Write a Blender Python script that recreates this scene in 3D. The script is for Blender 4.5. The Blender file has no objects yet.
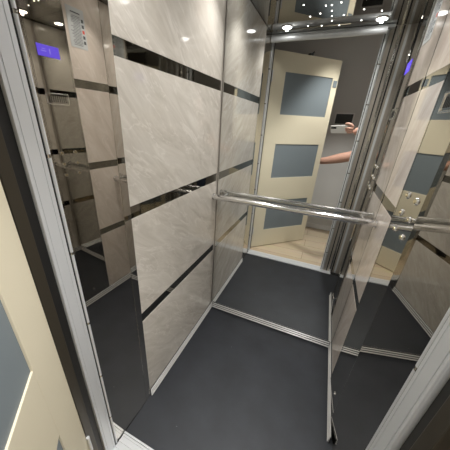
import bpy, bmesh, math, random
from mathutils import Vector, Matrix, Euler

S = bpy.context.scene
COL = S.collection
random.seed(7)

# ------------------------------------------------------------------ camera
CAM = Vector((0.6076, -0.4433, 1.3889))
RT = Vector((0.90819709, 0.41651021, 0.04119828))
UP = Vector((-0.20954786, 0.36728269, 0.90619706))
FW = Vector((-0.36230891, 0.83163855, -0.4208439))
CM = Matrix((RT, UP, -FW)).transposed().to_4x4()
CM.translation = CAM
cd = bpy.data.cameras.new('camera')
cd.sensor_width = 36.0
cd.lens = 239.0 / 450.0 * 36.0
cd.shift_x = 0.0284
cd.shift_y = 0.0196
cd.clip_start = 0.004
cam = bpy.data.objects.new('camera', cd)
cam.matrix_world = CM
COL.objects.link(cam)
S.camera = cam

# ------------------------------------------------------------------ world, exposure
wd = bpy.data.worlds.new('world')
S.world = wd
wd.use_nodes = True
wd.node_tree.nodes['Background'].inputs[0].default_value = (0.75, 0.72, 0.66, 1)
wd.node_tree.nodes['Background'].inputs[1].default_value = 0.02
S.view_settings.view_transform = 'Standard'
S.view_settings.look = 'None'
S.view_settings.gamma = 1.0
S.view_settings.use_curve_mapping = False
S.view_settings.exposure = 0.0
SPOT_POWER = 40.0
LAMP_WATT = 19.0
LANDING_WATT = 114.0
LANDING_CONE = 80
STAR_POWER = 10.0
try:
    S.cycles.max_bounces = 24
    S.cycles.glossy_bounces = 20
    S.cycles.diffuse_bounces = 5
    S.cycles.blur_glossy = 1.0
    S.cycles.sample_clamp_indirect = 6.0
except Exception:
    pass

# ------------------------------------------------------------------ dimensions (metres)
W = 0.918          # clear width, x 0..W
D = 1.0            # clear depth, y 0..D (mirror at D)
CZ = 2.07          # ceiling
YP = 0.192         # where the marble of the left wall begins
YC = 0.715         # where the marble of the right wall ends and the control column begins
YF = 0.486         # front edge of the control column
OX = 0.813          # right side of the doorway
COP_TURN = 2.4       # the control column and the panel before it stand slightly turned, degrees
FRONT_TURN = 7.2
STRIPS = (0.566, 1.075, 1.576)
SH = 0.024         # half height of an inlay strip

# ------------------------------------------------------------------ materials
def mat(name):
    m = bpy.data.materials.new(name)
    m.use_nodes = True
    return m, m.node_tree.nodes, m.node_tree.links, m.node_tree.nodes['Principled BSDF']

def simple(name, col, rough=0.5, metal=0.0, spec=0.5, coat=0.0, bump=0.0, bscale=40.0):
    m, n, l, b = mat(name)
    b.inputs['Base Color'].default_value = (*col, 1)
    b.inputs['Roughness'].default_value = rough
    b.inputs['Metallic'].default_value = metal
    b.inputs['Specular IOR Level'].default_value = spec
    b.inputs['Coat Weight'].default_value = coat
    tc = n.new('ShaderNodeTexCoord')
    nz = n.new('ShaderNodeTexNoise')
    nz.inputs['Scale'].default_value = bscale
    nz.inputs['Detail'].default_value = 3
    l.new(tc.outputs['Object'], nz.inputs['Vector'])
    if bump:
        bp = n.new('ShaderNodeBump')
        bp.inputs['Strength'].default_value = bump
        bp.inputs['Distance'].default_value = 0.002
        l.new(nz.outputs['Fac'], bp.inputs['Height'])
        l.new(bp.outputs['Normal'], b.inputs['Normal'])
    mr = n.new('ShaderNodeMapRange')
    mr.inputs['To Min'].default_value = rough * 0.85
    mr.inputs['To Max'].default_value = rough * 1.15
    l.new(nz.outputs['Fac'], mr.inputs['Value'])
    l.new(mr.outputs['Result'], b.inputs['Roughness'])
    return m

def emit(name, col, power):
    m, n, l, b = mat(name)
    b.inputs['Base Color'].default_value = (0.02, 0.02, 0.02, 1)
    b.inputs['Emission Color'].default_value = (*col, 1)
    b.inputs['Emission Strength'].default_value = power
    return m

def marble(name, light, dark, vein, ang):
    m, n, l, b = mat(name)
    tc = n.new('ShaderNodeTexCoord')
    mp = n.new('ShaderNodeMapping')
    mp.inputs['Rotation'].default_value = (ang, 0, 0)
    l.new(tc.outputs['Object'], mp.inputs['Vector'])
    st = n.new('ShaderNodeMapping')
    st.inputs['Scale'].default_value = (1, 4.0, 1.2)
    l.new(mp.outputs['Vector'], st.inputs['Vector'])
    a = n.new('ShaderNodeTexNoise')
    a.inputs['Scale'].default_value = 2.6
    a.inputs['Detail'].default_value = 9
    a.inputs['Roughness'].default_value = 0.68
    a.inputs['Distortion'].default_value = 1.3
    l.new(st.outputs['Vector'], a.inputs['Vector'])
    cr = n.new('ShaderNodeValToRGB')
    cr.color_ramp.elements[0].position = 0.30
    cr.color_ramp.elements[0].color = (*dark, 1)
    cr.color_ramp.elements[1].position = 0.66
    cr.color_ramp.elements[1].color = (*light, 1)
    l.new(a.outputs['Fac'], cr.inputs['Fac'])
    v = n.new('ShaderNodeTexNoise')
    v.inputs['Scale'].default_value = 3.2
    v.inputs['Detail'].default_value = 5
    v.inputs['Distortion'].default_value = 1.2
    st2 = n.new('ShaderNodeMapping')
    st2.inputs['Scale'].default_value = (1, 3.2, 0.9)
    st2.inputs['Location'].default_value = (3, 5, 1)
    l.new(mp.outputs['Vector'], st2.inputs['Vector'])
    l.new(st2.outputs['Vector'], v.inputs['Vector'])
    vr = n.new('ShaderNodeValToRGB')
    e = vr.color_ramp.elements
    e[0].position = 0.485; e[0].color = (0, 0, 0, 1)
    e[1].position = 0.515; e[1].color = (0, 0, 0, 1)
    k = e.new(0.5); k.color = (1, 1, 1, 1)
    l.new(v.outputs['Fac'], vr.inputs['Fac'])
    mul = n.new('ShaderNodeMath'); mul.operation = 'MULTIPLY'
    mul.inputs[1].default_value = 0.5
    l.new(vr.outputs['Color'], mul.inputs[0])
    mx = n.new('ShaderNodeMix'); mx.data_type = 'RGBA'
    l.new(mul.outputs[0], mx.inputs['Factor'])
    l.new(cr.outputs['Color'], mx.inputs['A'])
    mx.inputs['B'].default_value = (*vein, 1)
    l.new(mx.outputs['Result'], b.inputs['Base Color'])
    b.inputs['Roughness'].default_value = 0.06
    b.inputs['Specular IOR Level'].default_value = 0.5
    return m

def rubber(name):
    m, n, l, b = mat(name)
    tc = n.new('ShaderNodeTexCoord')
    a = n.new('ShaderNodeTexNoise'); a.inputs['Scale'].default_value = 7; a.inputs['Detail'].default_value = 6
    l.new(tc.outputs['Object'], a.inputs['Vector'])
    cr = n.new('ShaderNodeValToRGB')
    cr.color_ramp.elements[0].position = 0.3; cr.color_ramp.elements[0].color = (0.0075, 0.0083, 0.0108, 1)
    cr.color_ramp.elements[1].position = 0.75; cr.color_ramp.elements[1].color = (0.0165, 0.018, 0.0235, 1)
    l.new(a.outputs['Fac'], cr.inputs['Fac'])
    w = n.new('ShaderNodeTexVoronoi'); w.inputs['Scale'].default_value = 9
    l.new(tc.outputs['Object'], w.inputs['Vector'])
    sp = n.new('ShaderNodeMath'); sp.operation = 'LESS_THAN'; sp.inputs[1].default_value = 0.022
    l.new(w.outputs['Distance'], sp.inputs[0])
    mx = n.new('ShaderNodeMix'); mx.data_type = 'RGBA'
    l.new(sp.outputs[0], mx.inputs['Factor'])
    l.new(cr.outputs['Color'], mx.inputs['A'])
    mx.inputs['B'].default_value = (0.22, 0.22, 0.23, 1)
    l.new(mx.outputs['Result'], b.inputs['Base Color'])
    b.inputs['Roughness'].default_value = 0.5
    b.inputs['Specular IOR Level'].default_value = 0.55
    b.inputs['Specular Tint'].default_value = (0.9, 0.95, 1.0, 1)
    f = n.new('ShaderNodeTexNoise'); f.inputs['Scale'].default_value = 260
    l.new(tc.outputs['Object'], f.inputs['Vector'])
    bp = n.new('ShaderNodeBump'); bp.inputs['Strength'].default_value = 0.25; bp.inputs['Distance'].default_value = 0.001
    l.new(f.outputs['Fac'], bp.inputs['Height']); l.new(bp.outputs['Normal'], b.inputs['Normal'])
    return m

def laminate(name):
    m, n, l, b = mat(name)
    tc = n.new('ShaderNodeTexCoord')
    mp = n.new('ShaderNodeMapping')
    l.new(tc.outputs['Object'], mp.inputs['Vector'])
    br = n.new('ShaderNodeTexBrick')
    br.inputs['Scale'].default_value = 1.0
    br.inputs['Brick Width'].default_value = 1.2
    br.inputs['Row Height'].default_value = 0.19
    br.inputs['Mortar Size'].default_value = 0.002
    br.inputs['Color1'].default_value = (0.58, 0.47, 0.33, 1)
    br.inputs['Color2'].default_value = (0.64, 0.53, 0.38, 1)
    br.inputs['Mortar'].default_value = (0.2, 0.13, 0.08, 1)
    l.new(mp.outputs['Vector'], br.inputs['Vector'])
    g = n.new('ShaderNodeMapping'); g.inputs['Scale'].default_value = (2, 40, 1)
    l.new(tc.outputs['Object'], g.inputs['Vector'])
    z = n.new('ShaderNodeTexNoise'); z.inputs['Scale'].default_value = 2; z.inputs['Detail'].default_value = 5
    l.new(g.outputs['Vector'], z.inputs['Vector'])
    mx = n.new('ShaderNodeMix'); mx.data_type = 'RGBA'; mx.blend_type = 'MULTIPLY'
    mx.inputs['Factor'].default_value = 0.35
    l.new(br.outputs['Color'], mx.inputs['A']); l.new(z.outputs['Color'], mx.inputs['B'])
    l.new(mx.outputs['Result'], b.inputs['Base Color'])
    b.inputs['Roughness'].default_value = 0.35
    return m

M = dict(
    marble=marble('marble laminate', (0.62, 0.59, 0.535), (0.45, 0.415, 0.365), (0.72, 0.69, 0.64), 2.2),
    marble_r=marble('marble laminate right', (0.60, 0.54, 0.485), (0.48, 0.42, 0.37), (0.68, 0.62, 0.56), -0.5),
    mirror=simple('silvered mirror', (0.80, 0.81, 0.80), 0.004, 1.0, bscale=3),
    polished=simple('polished stainless steel', (0.60, 0.575, 0.53), 0.012, 1.0, bump=0.045, bscale=3.0),
    ceil=simple('polished ceiling steel', (0.42, 0.41, 0.39), 0.02, 1.0, bscale=4),
    inlay=simple('dark mirror inlay', (0.30, 0.285, 0.25), 0.03, 1.0, bscale=5),
    chrome=simple('chrome', (0.82, 0.82, 0.82), 0.15, 1.0, bscale=20),
    brushed=simple('brushed aluminium', (0.66, 0.68, 0.70), 0.34, 0.3, bump=0.05, bscale=120),
    satin=simple('satin chrome', (0.78, 0.78, 0.77), 0.25, 0.45, bscale=20),
    cornertrim=simple('beige satin steel trim', (0.42, 0.385, 0.34), 0.3, 0.4, bscale=20),
    brass=simple('pale brass', (0.78, 0.68, 0.46), 0.18, 1.0, bscale=20),
    rubber=rubber('charcoal rubber floor'),
    black=simple('black seal', (0.012, 0.012, 0.012), 0.5),
    bronze=simple('dark bronze frame', (0.055, 0.047, 0.034), 0.38, 0.35),
    cream=simple('cream door paint', (0.74, 0.68, 0.52), 0.42, bscale=2),
    glass=simple('blue grey frosted glass', (0.195, 0.23, 0.25), 0.5, spec=0.3, bscale=2),
    wall=simple('grey landing plaster', (0.62, 0.61, 0.585), 0.85, bump=0.1, bscale=60),
    white=simple('white paint', (0.75, 0.74, 0.72), 0.6),
    laminate=laminate('oak laminate floor'),
    paper=simple('pale grey notice card', (0.42, 0.44, 0.45), 0.45),
    ink=simple('notice ink', (0.06, 0.065, 0.07), 0.6),
    red=simple('notice red', (0.55, 0.07, 0.05), 0.6),
    backing=simple('wall backing board', (0.05, 0.05, 0.05), 0.6),
    skin=simple('skin', (0.62, 0.36, 0.27), 0.5, bscale=30),
    hair=simple('brown hair', (0.05, 0.03, 0.02), 0.6, bump=0.4, bscale=90),
    shirt=simple('grey shirt cotton', (0.20, 0.20, 0.21), 0.9, bump=0.3, bscale=120),
    jeans=simple('dark blue denim', (0.035, 0.05, 0.09), 0.9, bump=0.3, bscale=160),
    shoe=simple('black shoe', (0.02, 0.02, 0.02), 0.5),
    eye=simple('eye white', (0.8, 0.8, 0.78), 0.2),
    iris=simple('dark iris', (0.03, 0.02, 0.015), 0.2),
    lip=simple('lip', (0.45, 0.18, 0.15), 0.5),
    phone=simple('white phone shell', (0.82, 0.82, 0.80), 0.25),
    lens=simple('dark lens glass', (0.01, 0.01, 0.012), 0.08),
    screen_grey=simple('dark grey louvre', (0.035, 0.038, 0.035), 0.4),
    display=emit('violet display', (0.14, 0.07, 1.0), 1.15),
    digit=emit('display glyph', (0.30, 0.24, 1.0), 1.3),
    spot=emit('spot lens', (1.0, 0.975, 0.94), SPOT_POWER),
    star=emit('star led', (1.0, 0.97, 0.92), STAR_POWER),
)

# ------------------------------------------------------------------ mesh helpers
def box(bm, a, b, bev=0.0, mtx=None):
    a, b = Vector(a), Vector(b)
    lo = Vector((min(a.x, b.x), min(a.y, b.y), min(a.z, b.z)))
    hi = Vector((max(a.x, b.x), max(a.y, b.y), max(a.z, b.z)))
    c, s = (lo + hi) / 2, hi - lo
    t = Matrix.Translation(c) @ Matrix.Diagonal((*s, 1))
    r = bmesh.ops.create_cube(bm, size=1.0, matrix=t)
    vs = r['verts']
    if bev:
        es = list({e for v in vs for e in v.link_edges})
        r2 = bmesh.ops.bevel(bm, geom=es, offset=bev, segments=2, affect='EDGES', profile=0.6)
        vs = list({v for f in r2['faces'] for v in f.verts} | {v for v in vs if v.is_valid})
    if mtx is not None:
        bmesh.ops.transform(bm, matrix=mtx, verts=[v for v in vs if v.is_valid])

def tube(bm, p, q, r, seg=24, r2=None):
    p, q = Vector(p), Vector(q)
    d = q - p
    rot = d.to_track_quat('Z', 'Y').to_matrix().to_4x4()
    t = Matrix.Translation((p + q) / 2) @ rot
    bmesh.ops.create_cone(bm, cap_ends=True, segments=seg, radius1=r, radius2=r if r2 is None else r2,
                          depth=d.length, matrix=t)

def ball(bm, c, r, s=(1, 1, 1), rot=None):
    t = Matrix.Translation(c) @ (rot.to_4x4() if rot else Matrix()) @ Matrix.Diagonal((*s, 1))
    bmesh.ops.create_uvsphere(bm, u_segments=20, v_segments=14, radius=r, matrix=t)

def obj(name, bm, m, parent=None, smooth=False, loc=None):
    me = bpy.data.meshes.new(name)
    bmesh.ops.recalc_face_normals(bm, faces=bm.faces)
    if smooth:
        for f in bm.faces:
            f.smooth = True
        for e in bm.edges:
            if len(e.link_faces) == 2 and e.calc_face_angle(0) > 0.7:
                e.smooth = False
    bm.to_mesh(me)
    bm.free()
    me.materials.append(m)
    o = bpy.data.objects.new(name, me)
    COL.objects.link(o)
    if parent:
        o.parent = parent
    if loc is not None:
        o.location = loc
    return o

def obox(name, a, b, m, parent=None, bev=0.0):
    bm = bmesh.new()
    box(bm, a, b, bev)
    return obj(name, bm, m, parent)

def empty(name, loc=(0, 0, 0), rz=0.0):
    o = bpy.data.objects.new(name, None)
    o.empty_display_size = 0.05
    o.location = loc
    o.rotation_euler = (0, 0, rz)
    COL.objects.link(o)
    return o

def tag(o, label=None, cat=None, group=None, kind=None):
    if label: o['label'] = label
    if cat: o['category'] = cat
    if group: o['group'] = group
    if kind: o['kind'] = kind
    return o

def struct(o, label=None, cat=None):
    return tag(o, label, cat, None, 'structure')

# ------------------------------------------------------------------ cab shell
struct(obox('floor', (0, 0, -0.03), (W + 0.09, D, 0), M['rubber']), 'charcoal rubber floor of the small lift cab', 'floor')
struct(obox('ceiling', (-0.03, -0.062, CZ), (W + 0.09, D + 0.02, CZ + 0.03), M['ceil']),
       'polished steel cab ceiling dotted with small white lights', 'ceiling')
wl = struct(obox('wall_left', (-0.03, 0.022, 0), (-0.014, D, CZ), M['backing']),
            'left cab wall of beige marble panels with dark mirror bands', 'wall')
wr = struct(obox('wall_right', (W + 0.014, YF, 0), (W + 0.03, D, CZ), M['backing']),
            'right cab wall holding the control column and a narrow marble strip', 'wall')
wb = struct(obox('wall_back', (-0.03, D + 0.008, 0), (W + 0.03, D + 0.024, CZ), M['backing']),
            'rear cab wall fully covered by the mirror', 'wall')

def marble_wall(wall, x, sgn, y0, y1, m):
    """panels between the inlay strips; sgn points into the cab"""
    zs = [0.046]
    for z in STRIPS:
        zs += [z - SH, z + SH]
    zs.append(CZ - 0.003)
    for i in range(0, len(zs), 2):
        obox('marble_panel', (x - sgn * 0.014, y0, zs[i]), (x, y1, zs[i + 1]), m, wall, 0.0008)
    for z in STRIPS:
        obox('inlay_strip', (x - sgn * 0.014, y0, z - SH), (x - sgn * 0.0012, y1, z + SH), M['inlay'], wall)

marble_wall(wl, 0.0, 1, YP, D - 0.021, M['marble'])
obox('corner_trim', (-0.014, D - 0.0205, 0.046), (-0.0005, D - 0.001, CZ - 0.003), M['cornertrim'], wl)
marble_wall(wr, W, -1, YC + 0.003, D - 0.001, M['marble_r'])

# left front mirror panel, very slightly turned, and its edge trim beside the marble
bm = bmesh.new()
t = Matrix.Translation((-0.001, 0.084, 0)) @ Matrix.Rotation(math.radians(-1.5), 4, 'Z')
box(bm, (-0.008, -0.136, 0.004), (0.0, 0.072, CZ - 0.002), 0, t)
obj('mirror_panel', bm, M['polished'], wl)
obox('edge_trim', (-0.012, 0.1565, 0.0), (0.0015, YP - 0.001, CZ - 0.002), M['polished'], wl, 0.0005)
# right front return panel
bm = bmesh.new()
t = Matrix.Translation((W - 0.003, YF - 0.003, 0)) @ Matrix.Rotation(math.radians(FRONT_TURN), 4, 'Z')
box(bm, (0.0, -YF - 0.038, 0.004), (0.008, 0.0, CZ - 0.002), 0, t)
obj('mirror_panel', bm, M['polished'], wr)

# rear mirror
mi = obox('wall_mirror', (0.001, D, 0.044), (W - 0.001, D + 0.007, CZ - 0.001), M['mirror'])
tag(mi, 'large frameless mirror covering the whole rear wall of the lift', 'mirror')

# ------------------------------------------------------------------ skirtings (ridged chrome)
def skirt(name, a, b, inward, label):
    """a,b floor points; inward unit vector"""
    a, b, n = Vector(a), Vector(b), Vector(inward)
    bm = bmesh.new()
    box(bm, (a.x, a.y, 0.0003), (b.x + n.x * 0.005, b.y + n.y * 0.005, 0.0445))
    o = struct(obj(name, bm, M['black']), label, 'skirting')
    for z, d, r in ((0.0055, 0.0085, 0.0050), (0.0225, 0.0060, 0.0048), (0.0395, 0.0045, 0.0048)):
        bm = bmesh.new()
        tube(bm, a + n * d + Vector((0, 0, z)), b + n * d + Vector((0, 0, z)), r, 16)
        obj('chrome_rib', bm, M['satin'], o, True)
    return o
skirt('baseboard_left', (0.0, YP, 0), (0.0, D - 0.001, 0), (1, 0, 0), 'ridged chrome skirting under the left marble wall')
skirt('baseboard_right', (W, 0.388, 0), (W, D - 0.001, 0), (-1, 0, 0), 'ridged chrome skirting along the right wall')
skirt('baseboard_back', (0.014, D - 0.0005, 0), (W - 0.014, D - 0.0005, 0), (0, -1, 0), 'ridged chrome skirting under the rear mirror')

# ------------------------------------------------------------------ doorway of the cab: threshold, jambs, header
bm = bmesh.new()
box(bm, (-0.0, -0.118, -0.03), (OX + 0.10, -0.002, 0.002))
for k in range(4):
    y = -0.018 - 0.024 * k
    box(bm, (0.0, y - 0.004, 0.002), (OX, y + 0.004, 0.006), 0.001)
box(bm, (0.0, -0.012, 0.002), (OX, -0.003, 0.010), 0.002)
struct(obj('trim_1', bm, M['brushed']), 'ribbed aluminium door sill at the lift entrance', 'door sill')

def jamb(name, x, s, label):
    """s = +1: jamb body lies on the -x side of x (left), -1: on the +x side"""
    bm = bmesh.new()
    box(bm, (x - s * 0.05, -0.1150, 0.0), (x, -0.0660, 2.05), 0.0012)
    box(bm, (x - 0.001 * s, -0.1148, 0.0), (x + s * 0.0030, -0.1085, 2.05), 0.0012)
    box(bm, (x - 0.001 * s, -0.1040, 0.0), (x + s * 0.0014, -0.0790, 2.05), 0.0006)
    box(bm, (x - 0.001 * s, -0.0770, 0.0), (x + s * 0.0014, -0.0690, 2.05), 0.0006)
    o = struct(obj(name, bm, M['brushed']), label, 'door frame')
    obox('seal', (x - s * 0.05, -0.1395, 0.0), (x - s * 0.008, -0.1155, 2.05), M['black'], o)
    bm = bmesh.new()
    box(bm, (x - s * 0.10, -0.168, 0.0), (x - s * 0.001, -0.1400, 2.08), 0.002)
    f = obj('outer_frame', bm, M['bronze'], o)
    obox('inner_seal', (x - s * 0.012, -0.0655, 0.0), (x - s * 0.002, -0.0625, 2.05), M['black'], o)
    return o
jl = jamb('trim_2', 0.0, 1, 'brushed aluminium jamb on the left of the lift doorway')
jr = jamb('trim_3', OX, -1, 'brushed aluminium jamb on the right of the lift doorway')
o = struct(obox('wall_front', (OX + 0.027, -0.062, 0.0), (W + 0.09, -0.055, CZ), M['cornertrim']),
           'narrow steel return wall right of the lift doorway', 'wall')
for x0, x1, m in ((0.868, 0.877, 'black'), (0.898, 0.912, 'chrome'), (0.918, 0.928, 'black'), (0.944, 0.960, 'brushed')):  # dark and bright bands stand in for a broken-up reflection
    obox('dark_reflection_band' if m == 'black' else 'bright_reflection_band', (x0, -0.056, 0.004), (x1, -0.0535, CZ - 0.003), M[m], o)
bm = bmesh.new()
box(bm, (-0.05, -0.115, 2.051), (OX + 0.05, -0.008, 2.068), 0.002)
hd4 = struct(obj('trim_4', bm, M['brushed']), 'aluminium header over the lift doorway', 'door frame')
bm = bmesh.new()
box(bm, (-0.05, -0.168, 2.081), (OX + 0.05, -0.1165, 2.13), 0.002)
obj('outer_frame', bm, M['bronze'], hd4)

def post(x, PY, rr, rings, label):
    bm = bmesh.new()
    tube(bm, (x, PY, 0.012), (x, PY, 2.048), rr, 20)
    p = tag(obj('chrome_post', bm, M['brushed'], smooth=True), label, 'post', 'chrome posts of the lift doorway')
    for z in rings:
        bm = bmesh.new()
        tube(bm, (x, PY, z - 0.004), (x, PY, z + 0.004), rr + 0.0005, 20)
        obj('joint_ring', bm, M['polished'], p, smooth=True)
    return p
RINGS = [0.22 + 0.27 * k for k in range(7)]
post(-0.001, -0.0572, 0.0042, RINGS, 'chrome ringed post on the left side of the lift doorway, beside the cream door')
post(OX + 0.015, -0.0500, 0.0095, RINGS, 'chrome ringed post on the right side of the lift doorway, beside the raised arm')
bm = bmesh.new()
tube(bm, (0.004, 0.012, 2.030), (OX + 0.003, 0.012, 2.030), 0.021, 24)
hb = tag(obj('header_bar', bm, M['brushed'], smooth=True), 'horizontal chrome bar across the top of the lift doorway', 'bar')

# ------------------------------------------------------------------ handrail
hr = empty('handrail', (0, D - 0.065, 0.957))
tag(hr, 'round chrome handrail across the rear mirror at hip height', 'handrail')
bm = bmesh.new()
tube(bm, (0.004, 0, 0), (W - 0.004, 0, 0), 0.0175, 28)
obj('rail_tube', bm, M['chrome'], hr, True)
for x in (0.06, W - 0.06):
    bm = bmesh.new()
    tube(bm, (x, 0.012, 0), (x, 0.064, 0), 0.007, 16)
    tube(bm, (x, 0.058, 0), (x, 0.0645, 0), 0.018, 20)
    obj('bracket', bm, M['chrome'], hr, True)
for x, dx in ((0.0005, 0.006), (W - 0.0005, -0.006)):
    bm = bmesh.new()
    tube(bm, (x, 0, 0), (x + dx, 0, 0), 0.0215, 24)
    obj('end_flange', bm, M['chrome'], hr, True)

# ------------------------------------------------------------------ control column
cp = empty('control_panel', (W + 0.001, 0.59, 0), math.radians(COP_TURN))
tag(cp, 'full height polished steel control column with display, grille and six buttons', 'control panel')
fx = -0.004      # face plane relative to W
bm = bmesh.new()
box(bm, (0.003, YF - 0.59 + 0.002, 0.048), (fx, YC - 0.59 - 0.001, CZ - 0.002), 0.001)
obj('faceplate', bm, M['polished'], cp)
for y in (-0.096, 0.112):
    obox('seam_groove', (fx - 0.0006, y - 0.0005, 0.05), (fx + 0.001, y + 0.0005, CZ - 0.004), M['black'], cp)
bm = bmesh.new()
box(bm, (fx - 0.002, -0.059, 1.679), (fx + 0.001, 0.059, 1.733), 0.0008)
dsp = obj('display', bm, M['display'], cp)
bm = bmesh.new()
box(bm, (fx - 0.0026, 0.004, 1.694), (fx - 0.0018, 0.010, 1.718))
box(bm, (fx - 0.0026, -0.040, 1.702), (fx - 0.0018, -0.012, 1.706))
box(bm, (fx - 0.0026, -0.034, 1.712), (fx - 0.0018, -0.016, 1.715))
obj('display_mark', bm, M['digit'], dsp)
# speaker grille: frame + slots
bm = bmesh.new()
gy, gz, gh, gw = 0.0, 1.477, 0.030, 0.066
for a, b in (((-gw, gz - gh), (gw, gz - gh + 0.006)), ((-gw, gz + gh - 0.006), (gw, gz + gh)),
             ((-gw, gz - gh), (-gw + 0.006, gz + gh)), ((gw - 0.006, gz - gh), (gw, gz + gh))):
    box(bm, (fx - 0.004, a[0], a[1]), (fx + 0.001, b[0], b[1]), 0.0012)
gr = obj('speaker_grille', bm, M['chrome'], cp)
for k in range(9):
    y = -0.048 + 0.012 * k
    obox('slot', (fx - 0.0012, y - 0.0022, gz - 0.016), (fx + 0.001, y + 0.0022, gz + 0.016), M['black'], gr)
for zi, z in enumerate((1.178, 1.112, 1.045)):
    for y in (-0.0445, 0.0445):
        bm = bmesh.new()
        tube(bm, (fx + 0.001, y, z), (fx - 0.005, y, z), 0.0140, 24, 0.0115)
        bt = obj('button', bm, M['chrome'], cp, True)
        bm = bmesh.new()
        tube(bm, (fx - 0.0045, y, z), (fx - 0.0080, y, z), 0.0090, 24, 0.0070)
        obj('button_cap', bm, M['brass'], bt, True)
bm = bmesh.new()
tube(bm, (fx + 0.001, -0.015, 0.11), (fx - 0.004, -0.015, 0.11), 0.010, 20)
kh = obj('key_switch', bm, M['chrome'], cp, True)
obox('key_slot', (fx - 0.0046, -0.0165, 0.104), (fx - 0.0036, -0.0135, 0.116), M['black'], kh)

# ------------------------------------------------------------------ notice on the right marble
nt = empty('notice', (W - 0.0012, 0.795, 1.86))
tag(nt, 'pale grey instruction notice fixed to the right marble panel above the control column', 'notice')
obox('card', (0, -0.056, -0.096), (0.001, 0.056, 0.096), M['paper'], nt)
bm = bmesh.new()
box(bm, (-0.0006, -0.030, 0.070), (0.0002, 0.030, 0.076))
z = 0.055
rnd = random.Random(3)
while z > -0.082:
    w = rnd.uniform(0.045, 0.066)
    box(bm, (-0.0006, 0.026, z), (0.0002, 0.026 - w, z + 0.0022))
    z -= 0.0072
obj('print_lines', bm, M['ink'], nt)
for k in range(5):
    zz = 0.043 - 0.026 * k
    obox('pictogram', (-0.0006, 0.033, zz - 0.008), (0.0002, 0.047, zz + 0.008), M['red'] if k == 2 else M['ink'], nt)

# ------------------------------------------------------------------ ceiling lights
spots = [(0.14, 0.13, 'round ceiling spot near the left post of the doorway'),
         (0.76, 0.11, 'round ceiling spot near the right post of the doorway'),
         (0.14, 0.87, 'round ceiling spot over the left end of the rear mirror'),
         (0.76, 0.87, 'round ceiling spot over the right end of the rear mirror')]
for x, y, lb in spots:
    e = empty('ceiling_spot', (x, y, CZ))
    tag(e, lb, 'ceiling light', 'ceiling spots of the lift')
    bm = bmesh.new()
    tube(bm, (0, 0, 0.001), (0, 0, -0.005), 0.044, 32, 0.040)
    obj('bezel', bm, M['chrome'], e, True)
    bm = bmesh.new()
    tube(bm, (0, 0, -0.004), (0, 0, -0.0065), 0.031, 32)
    obj('lens', bm, M['spot'], e, True)
    ld = bpy.data.lights.new('spot_beam', 'SPOT')
    ld.energy = LAMP_WATT
    ld.color = (1.0, 0.97, 0.93)
    ld.spot_size = math.radians(122)
    ld.spot_blend = 1.0
    ld.shadow_soft_size = 0.010
    lo = bpy.data.objects.new('spot_beam', ld)
    lo.location = (0, 0, -0.0175)
    aim = Vector((0.459 - x, 0.5 - y, -1.5))
    lo.rotation_euler = aim.to_track_quat('-Z', 'Y').to_euler()
    lo.parent = e
    COL.objects.link(lo)
first = None
rnd = random.Random(11)
pts = [(0.45, 0.16 + 0.085 * k) for k in range(9)]
for i in range(5):
    for j in range(5):
        x = 0.29 + 0.115 * i + rnd.uniform(-0.03, 0.03)
        y = 0.10 + 0.18 * j + rnd.uniform(-0.045, 0.045)
        if abs(x - 0.45) > 0.03:
            pts.append((x, y))
for x, y in pts:
    if first is None:
        bm = bmesh.new()
        tube(bm, (0, 0, 0.001), (0, 0, -0.002), 0.0038, 12)
        first = o = obj('star_light', bm, M['star'])
        tag(o, 'tiny white star light set in the polished cab ceiling', 'ceiling light', 'star lights in the cab ceiling')
    else:
        o = first.copy()
        COL.objects.link(o)
    o.location = (x, y, CZ)

# ------------------------------------------------------------------ landing outside
LB = -1.28
fl = struct(obox('floor_landing', (-1.3, LB, -0.03), (2.0, -0.120, -0.001), M['laminate']),
            'pale oak laminate floor of the landing', 'floor')
struct(obox('ceiling_landing', (-1.3, LB, 2.5), (2.0, -0.10, 2.53), M['white']), 'white landing ceiling', 'ceiling')
struct(obox('wall_landing', (-1.3, LB - 0.03, 0), (2.0, LB, 2.5), M['wall']),
       'grey plaster wall across the landing from the lift', 'wall')
bm = bmesh.new()
box(bm, (-1.3, -0.168, 0), (-0.101, -0.098, 2.5))
box(bm, (OX + 0.101, -0.168, 0), (2.0, -0.098, 2.5))
box(bm, (-0.101, -0.168, 2.131), (OX + 0.101, -0.098, 2.5))
struct(obj('wall_shaft', bm, M['wall']), 'landing wall around the lift doorway', 'wall')
struct(obox('wall_landing_left', (-1.33, LB, 0), (-1.3, -0.1, 2.5), M['wall']), 'left end wall of the landing', 'wall')
struct(obox('wall_landing_right', (2.0, LB, 0), (2.03, -0.1, 2.5), M['wall']), 'right end wall of the landing', 'wall')
struct(obox('baseboard_landing', (-1.3, LB, 0), (2.0, LB + 0.014, 0.07), M['white']), 'low skirting along the grey landing wall', 'skirting')

# unseen downlight, added to light the door and the landing wall
ll = empty('landing_fill_downlight', (0.78, -0.40, 2.5))
tag(ll, 'unseen round downlight added in the landing ceiling to light the door and wall', 'ceiling light')
bm = bmesh.new()
tube(bm, (0, 0, 0.0), (0, 0, -0.012), 0.07, 32, 0.06)
obj('bezel', bm, M['white'], ll, True)
bm = bmesh.new()
tube(bm, (0, 0, -0.010), (0, 0, -0.014), 0.045, 32)
obj('lens', bm, M['spot'], ll, True)
ld = bpy.data.lights.new('landing_beam', 'SPOT')
ld.energy = LANDING_WATT
ld.color = (1.0, 0.97, 0.93)
ld.spot_size = math.radians(LANDING_CONE)
ld.spot_blend = 0.6
ld.shadow_soft_size = 0.045
lo = bpy.data.objects.new('landing_beam', ld)
lo.location = (0, 0, -0.07)
lo.parent = ll
COL.objects.link(lo)

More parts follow.
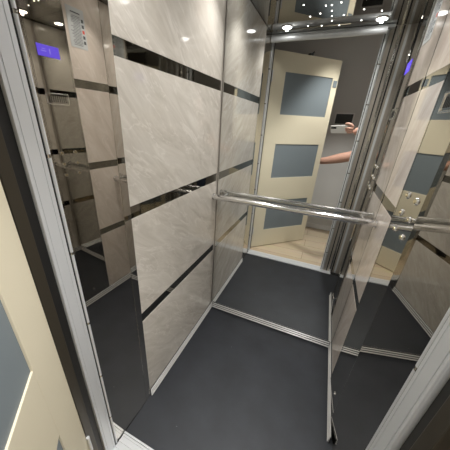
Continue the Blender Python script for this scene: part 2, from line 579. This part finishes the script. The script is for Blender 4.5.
# thermostat style louvred box on the grey wall
ib = empty('wall_panel', (0.72, LB, 1.50))
tag(ib, 'dark louvred panel with pale frame on the grey wall, above the phone', 'wall panel')
bm = bmesh.new()
for a, b in (((-0.11, -0.07), (0.11, -0.056)), ((-0.11, 0.056), (0.11, 0.07)), ((-0.11, -0.07), (-0.096, 0.07)), ((0.096, -0.07), (0.11, 0.07))):
    box(bm, (a[0], 0, a[1]), (b[0], 0.02, b[1]), 0.002)
obj('panel_frame', bm, M['white'], ib)
bm = bmesh.new()
box(bm, (-0.096, 0.001, -0.056), (0.096, 0.010, 0.056))
for k in range(7):
    z = -0.045 + 0.015 * k
    box(bm, (-0.094, 0.008, z - 0.003), (0.094, 0.015, z + 0.003), 0.001)
obj('louvre', bm, M['screen_grey'], ib)

# ------------------------------------------------------------------ the open landing door
DW, DH, DT = 0.80, 2.0, 0.040
GL = (0.147, 0.728)
GZ = ((0.22, 0.585), (0.85, 1.205), (1.485, 1.845))
dr = empty('door_1', (0.0, -0.1705, 0.008), math.radians(-45.2))
struct(dr, 'cream landing door standing open with blue grey glass panes', 'door')
# local: +x along the door from the hinge, +y faces the lift side
bm = bmesh.new()
box(bm, (0, -DT, 0), (GL[0], 0, DH), 0.0015)
box(bm, (GL[1], -DT, 0), (DW, 0, DH), 0.0015)
zz = [0.0] + [v for g in GZ for v in g] + [DH]
for i in range(0, len(zz), 2):
    box(bm, (GL[0] - 0.0005, -DT + 0.0003, zz[i]), (GL[1] + 0.0005, -0.0003, zz[i + 1]), 0.001)
obj('door_leaf', bm, M['cream'], dr)
for a, b in GZ:
    obox('glass_pane', (GL[0] - 0.004, -DT * 0.7, a - 0.004), (GL[1] + 0.004, -DT * 0.12, b + 0.004), M['glass'], dr)
for z in (0.22, 1.80):
    bm = bmesh.new()
    tube(bm, (0.0, 0.006, z - 0.045), (0.0, 0.006, z + 0.045), 0.006, 14)
    obj('hinge', bm, M['brushed'], dr, True)
bm = bmesh.new()
box(bm, (DW - 0.060, 0, 1.765), (DW - 0.010, 0.003, 1.825), 0.001)
lk = obj('lock_plate', bm, M['glass'], dr)
bm = bmesh.new()
tube(bm, (DW - 0.05, -DT, 0.98), (DW - 0.05, -DT - 0.05, 0.98), 0.008, 14)
tube(bm, (DW - 0.05, -DT - 0.05, 1.12), (DW - 0.05, -DT - 0.05, 0.84), 0.010, 14)
tube(bm, (DW - 0.05, -DT, 1.10), (DW - 0.05, -DT - 0.05, 1.10), 0.008, 14)
tube(bm, (DW - 0.05, -DT, 0.86), (DW - 0.05, -DT - 0.05, 0.86), 0.008, 14)
obj('door_handle', bm, M['brushed'], dr, True)
bm = bmesh.new()
box(bm, (0.40, -DT, DH), (0.44, -0.010, DH + 0.02), 0.002)
tube(bm, (0.42, -0.02, DH + 0.012), (0.45, -0.02, DH + 0.035), 0.006, 12)
obj('door_catch', bm, M['black'], dr)

# ------------------------------------------------------------------ phone at the camera
ph = empty('phone')
ph.matrix_world = CM
tag(ph, 'white phone held level in one hand in front of the grey wall', 'phone')
def cam_pt(u, v, w):
    return CM @ Vector((u, v, w))
bm = bmesh.new()
box(bm, (-0.018, -0.056, 0.012), (0.146, 0.020, 0.0205), 0.003)
obj('shell', bm, M['phone'], ph, True)
obox('screen', (-0.015, -0.053, 0.0204), (0.143, 0.017, 0.0212), M['lens'], ph)
bm = bmesh.new()
box(bm, (-0.014, -0.009, 0.0085), (0.038, 0.008, 0.0125), 0.0015)
lb = obj('lens_bar', bm, M['lens'], ph)

# ------------------------------------------------------------------ person (skinned skeletons turned into plain meshes)
def skin_mesh(chains, root, sub=2):
    """chains: list of lists of (point, radius); identical points are shared"""
    me = bpy.data.meshes.new('skeleton')
    pts, rad, edges, idx = [], [], [], {}
    for ch in chains:
        prev = None
        for p, r in ch:
            k = tuple(round(c, 4) for c in p)
            if k not in idx:
                idx[k] = len(pts); pts.append(k); rad.append(r)
            i = idx[k]
            if prev is not None and prev != i:
                edges.append((prev, i))
            prev = i
    me.from_pydata(pts, edges, [])
    o = bpy.data.objects.new('skeleton', me)
    COL.objects.link(o)
    o.modifiers.new('s', 'SKIN')
    if not me.skin_vertices:
        me.attributes  # the modifier adds the layer
    sv = me.skin_vertices[0].data
    for i, r in enumerate(rad):
        sv[i].radius = (r, r) if not isinstance(r, tuple) else r
        sv[i].use_root = False
    sv[idx[tuple(round(c, 4) for c in root)]].use_root = True
    sm = o.modifiers.new('u', 'SUBSURF'); sm.levels = sub; sm.render_levels = sub
    dg = bpy.context.evaluated_depsgraph_get()
    ev = o.evaluated_get(dg)
    out = bpy.data.meshes.new_from_object(ev)
    bpy.data.objects.remove(o)
    return out

def add_mesh(bm, me):
    bm.from_mesh(me)
    bpy.data.meshes.remove(me)

pr = empty('person', (1.12, -0.78, 0))
tag(pr, 'person in a grey shirt reaching out a bare arm and holding up a phone', 'person')
PB = Vector((1.12, -0.78, 0))
def L(p):
    return tuple(Vector(p) - PB)
pelvis = L((1.12, -0.79, 0.93)); waist = L((1.12, -0.79, 1.08)); chest = L((1.12, -0.78, 1.27)); neckb = L((1.115, -0.775, 1.42))
neck = L((1.11, -0.77, 1.47))
rs = L((1.235, -0.665, 1.385)); ls = L((1.01, -0.90, 1.385))
re = L((1.085, -0.545, 1.17)); le = L((0.915, -0.86, 1.115))
wrist_w = cam_pt(0.232, -0.055, 0.045)
rw = L(wrist_w); lw = L((0.600, -0.905, 1.020))
hipR = L((1.175, -0.73, 0.88)); hipL = L((1.055, -0.85, 0.88))
kneeR = L((1.175, -0.70, 0.48)); kneeL = L((1.045, -0.84, 0.48))
ankR = L((1.185, -0.74, 0.09)); ankL = L((1.045, -0.88, 0.09))
def mid(a, b, t):
    return tuple(Vector(a).lerp(Vector(b), t))
rpalm = L(cam_pt(0.203, -0.024, 0.024)); lpalm = L((0.535, -0.925, 1.015))
toeR = L((1.10, -0.60, 0.04)); toeL = L((0.965, -0.74, 0.04))
torso = [(pelvis, 0.085), (waist, 0.080), (chest, 0.085), (neckb, 0.055), (neck, 0.052)]
body_ch = [torso,
    [(chest, 0.085), (rs, 0.045), (mid(rs, re, 0.5), 0.045), (re, 0.050), (mid(re, rw, 0.35), 0.052), (rw, 0.034), (rpalm, 0.038)],
    [(chest, 0.085), (ls, 0.045), (mid(ls, le, 0.5), 0.045), (le, 0.062), (mid(le, lw, 0.35), 0.066), (lw, 0.044), (lpalm, 0.040)],
    [(pelvis, 0.085), (hipR, 0.062), (mid(hipR, kneeR, 0.5), 0.058), (kneeR, 0.045), (mid(kneeR, ankR, 0.3), 0.053), (ankR, 0.034), (toeR, 0.028)],
    [(pelvis, 0.085), (hipL, 0.062), (mid(hipL, kneeL, 0.5), 0.058), (kneeL, 0.045), (mid(kneeL, ankL, 0.3), 0.053), (ankL, 0.034), (toeL, 0.028)]]
bm = bmesh.new()
add_mesh(bm, skin_mesh(body_ch, pelvis))
# head, turned towards the phone
hc = Vector(L((1.09, -0.75, 1.60)))
hd = (Vector(L(cam_pt(0.06, 0, 0.02))) - hc); hd.z = -0.10; hd.normalize()
HR = hd.to_track_quat('Y', 'Z').to_matrix()
def hp(x, y, z):
    return hc + HR @ Vector((x, y, z))
ball(bm, hc + HR @ Vector((0, -0.01, 0.02)), 0.1, (0.76, 0.95, 1.0), HR)
ball(bm, hp(0, 0.022, -0.045), 0.07, (0.80, 0.95, 1.0), HR)
tube(bm, hp(0, 0.085, 0.012), hp(0, 0.104, -0.022), 0.006, 12, 0.014)
ball(bm, hp(0, 0.100, -0.022), 0.013, (1.1, 0.9, 0.8), HR)
for s in (-1, 1):
    ball(bm, hp(s * 0.078, -0.01, -0.005), 0.03, (0.3, 0.65, 1.0), HR)
# right hand: fingers of different lengths closing on the end of the phone
def finger(pts, r):
    ps = [L(cam_pt(*p)) for p in pts]
    rr = [r * 1.1, r * 1.05, r, r * 0.85]
    add_mesh(bm, skin_mesh([list(zip(ps, rr))], ps[0], 2))
finger([(0.196, -0.006, 0.020), (0.178, 0.026, 0.018), (0.148, 0.037, 0.016), (0.122, 0.034, 0.014)], 0.0125)
finger([(0.198, -0.014, 0.014), (0.172, 0.000, -0.004), (0.146, 0.000, -0.003), (0.126, -0.004, -0.002)], 0.0125)
finger([(0.200, -0.026, 0.012), (0.172, -0.020, -0.005), (0.148, -0.020, -0.003), (0.131, -0.022, -0.002)], 0.0118)
finger([(0.202, -0.040, 0.014), (0.176, -0.040, -0.003), (0.157, -0.040, -0.002), (0.142, -0.040, -0.001)], 0.0105)
finger([(0.204, -0.040, 0.030), (0.188, -0.052, 0.044), (0.160, -0.044, 0.041), (0.136, -0.034, 0.037)], 0.0135)
# left hand on the far side of the door edge
def fl(pts, r):
    ps = [L(p) for p in pts]
    rr = [r * 1.1, r * 1.05, r, r * 0.85]
    add_mesh(bm, skin_mesh([list(zip(ps, rr))], ps[0], 2))
for k, ln in enumerate((0.92, 1.0, 0.95, 0.78)):
    z = 1.050 - 0.019 * k
    fl([(0.54, -0.927, z - 0.005), (0.54 - 0.042 * ln, -0.933, z - 0.003), (0.54 - 0.075 * ln, -0.927, z - 0.005), (0.54 - 0.098 * ln, -0.913, z - 0.007)], 0.0092)
fl([(0.560, -0.915, 1.050), (0.535, -0.903, 1.075), (0.510, -0.897, 1.085), (0.490, -0.895, 1.087)], 0.0105)
obj('body', bm, M['skin'], pr, True)
for s in (-1, 1):
    bm = bmesh.new(); ball(bm, hp(s * 0.031, 0.076, 0.018), 0.0125); e = obj('eye', bm, M['eye'], pr, True)
    bm = bmesh.new(); ball(bm, hp(s * 0.031, 0.0855, 0.018), 0.0055); obj('iris', bm, M['iris'], e, True)
bm = bmesh.new(); ball(bm, hp(0, 0.083, -0.055), 0.022, (1.0, 0.35, 0.35), HR); obj('mouth', bm, M['lip'], pr, True)
bm = bmesh.new()
ball(bm, hp(0, -0.022, 0.034), 0.106, (0.79, 0.93, 0.98), HR)
obj('hair', bm, M['hair'], pr, True)
k = 1.12
def up(seq, f):
    return [(p, r + f) for p, r in seq]
bm = bmesh.new()
add_mesh(bm, skin_mesh([up([(L((1.12, -0.79, 0.88)), 0.135), (L((1.12, -0.79, 0.98)), 0.130), (waist, 0.125), (chest, 0.135), (mid(chest, neckb, 0.85), 0.070)], 0.018),
    up([(chest, 0.135), (rs, 0.062), (mid(rs, re, 0.6), 0.05)], 0.018),
    up([(chest, 0.135), (ls, 0.062), (mid(ls, le, 0.6), 0.05)], 0.018)], chest))
obj('shirt', bm, M['shirt'], pr, True)
bm = bmesh.new()
pel = L((1.12, -0.79, 0.915))
add_mesh(bm, skin_mesh([up([(pel, 0.105), (hipR, 0.088), (mid(hipR, kneeR, 0.5), 0.075), (kneeR, 0.056), (mid(kneeR, ankR, 0.95), 0.045)], 0.012),
    up([(pel, 0.105), (hipL, 0.088), (mid(hipL, kneeL, 0.5), 0.075), (kneeL, 0.056), (mid(kneeL, ankL, 0.95), 0.045)], 0.012)], pel))
obj('trousers', bm, M['jeans'], pr, True)
for a, t in ((ankR, toeR), (ankL, toeL)):
    a, t = Vector(a), Vector(t)
    d = (t - a); d.z = 0; d.normalize()
    sd = Vector((-d.y, d.x, 0))
    R = Matrix((sd, d, Vector((0, 0, 1)))).transposed()
    bm = bmesh.new()
    c = Vector((a.x, a.y, 0)) + d * 0.065
    mt = Matrix.Translation((c.x, c.y, 0.0)) @ R.to_4x4()
    box(bm, (-0.048, -0.125, 0.002), (0.048, 0.135, 0.022), 0.008, mt)
    ball(bm, mt @ Vector((0, 0.05, 0.035)), 0.05, (0.92, 1.6, 0.85), R)
    ball(bm, mt @ Vector((0, -0.05, 0.045)), 0.05, (0.92, 1.35, 1.15), R)
    obj('shoe', bm, M['shoe'], pr, True)
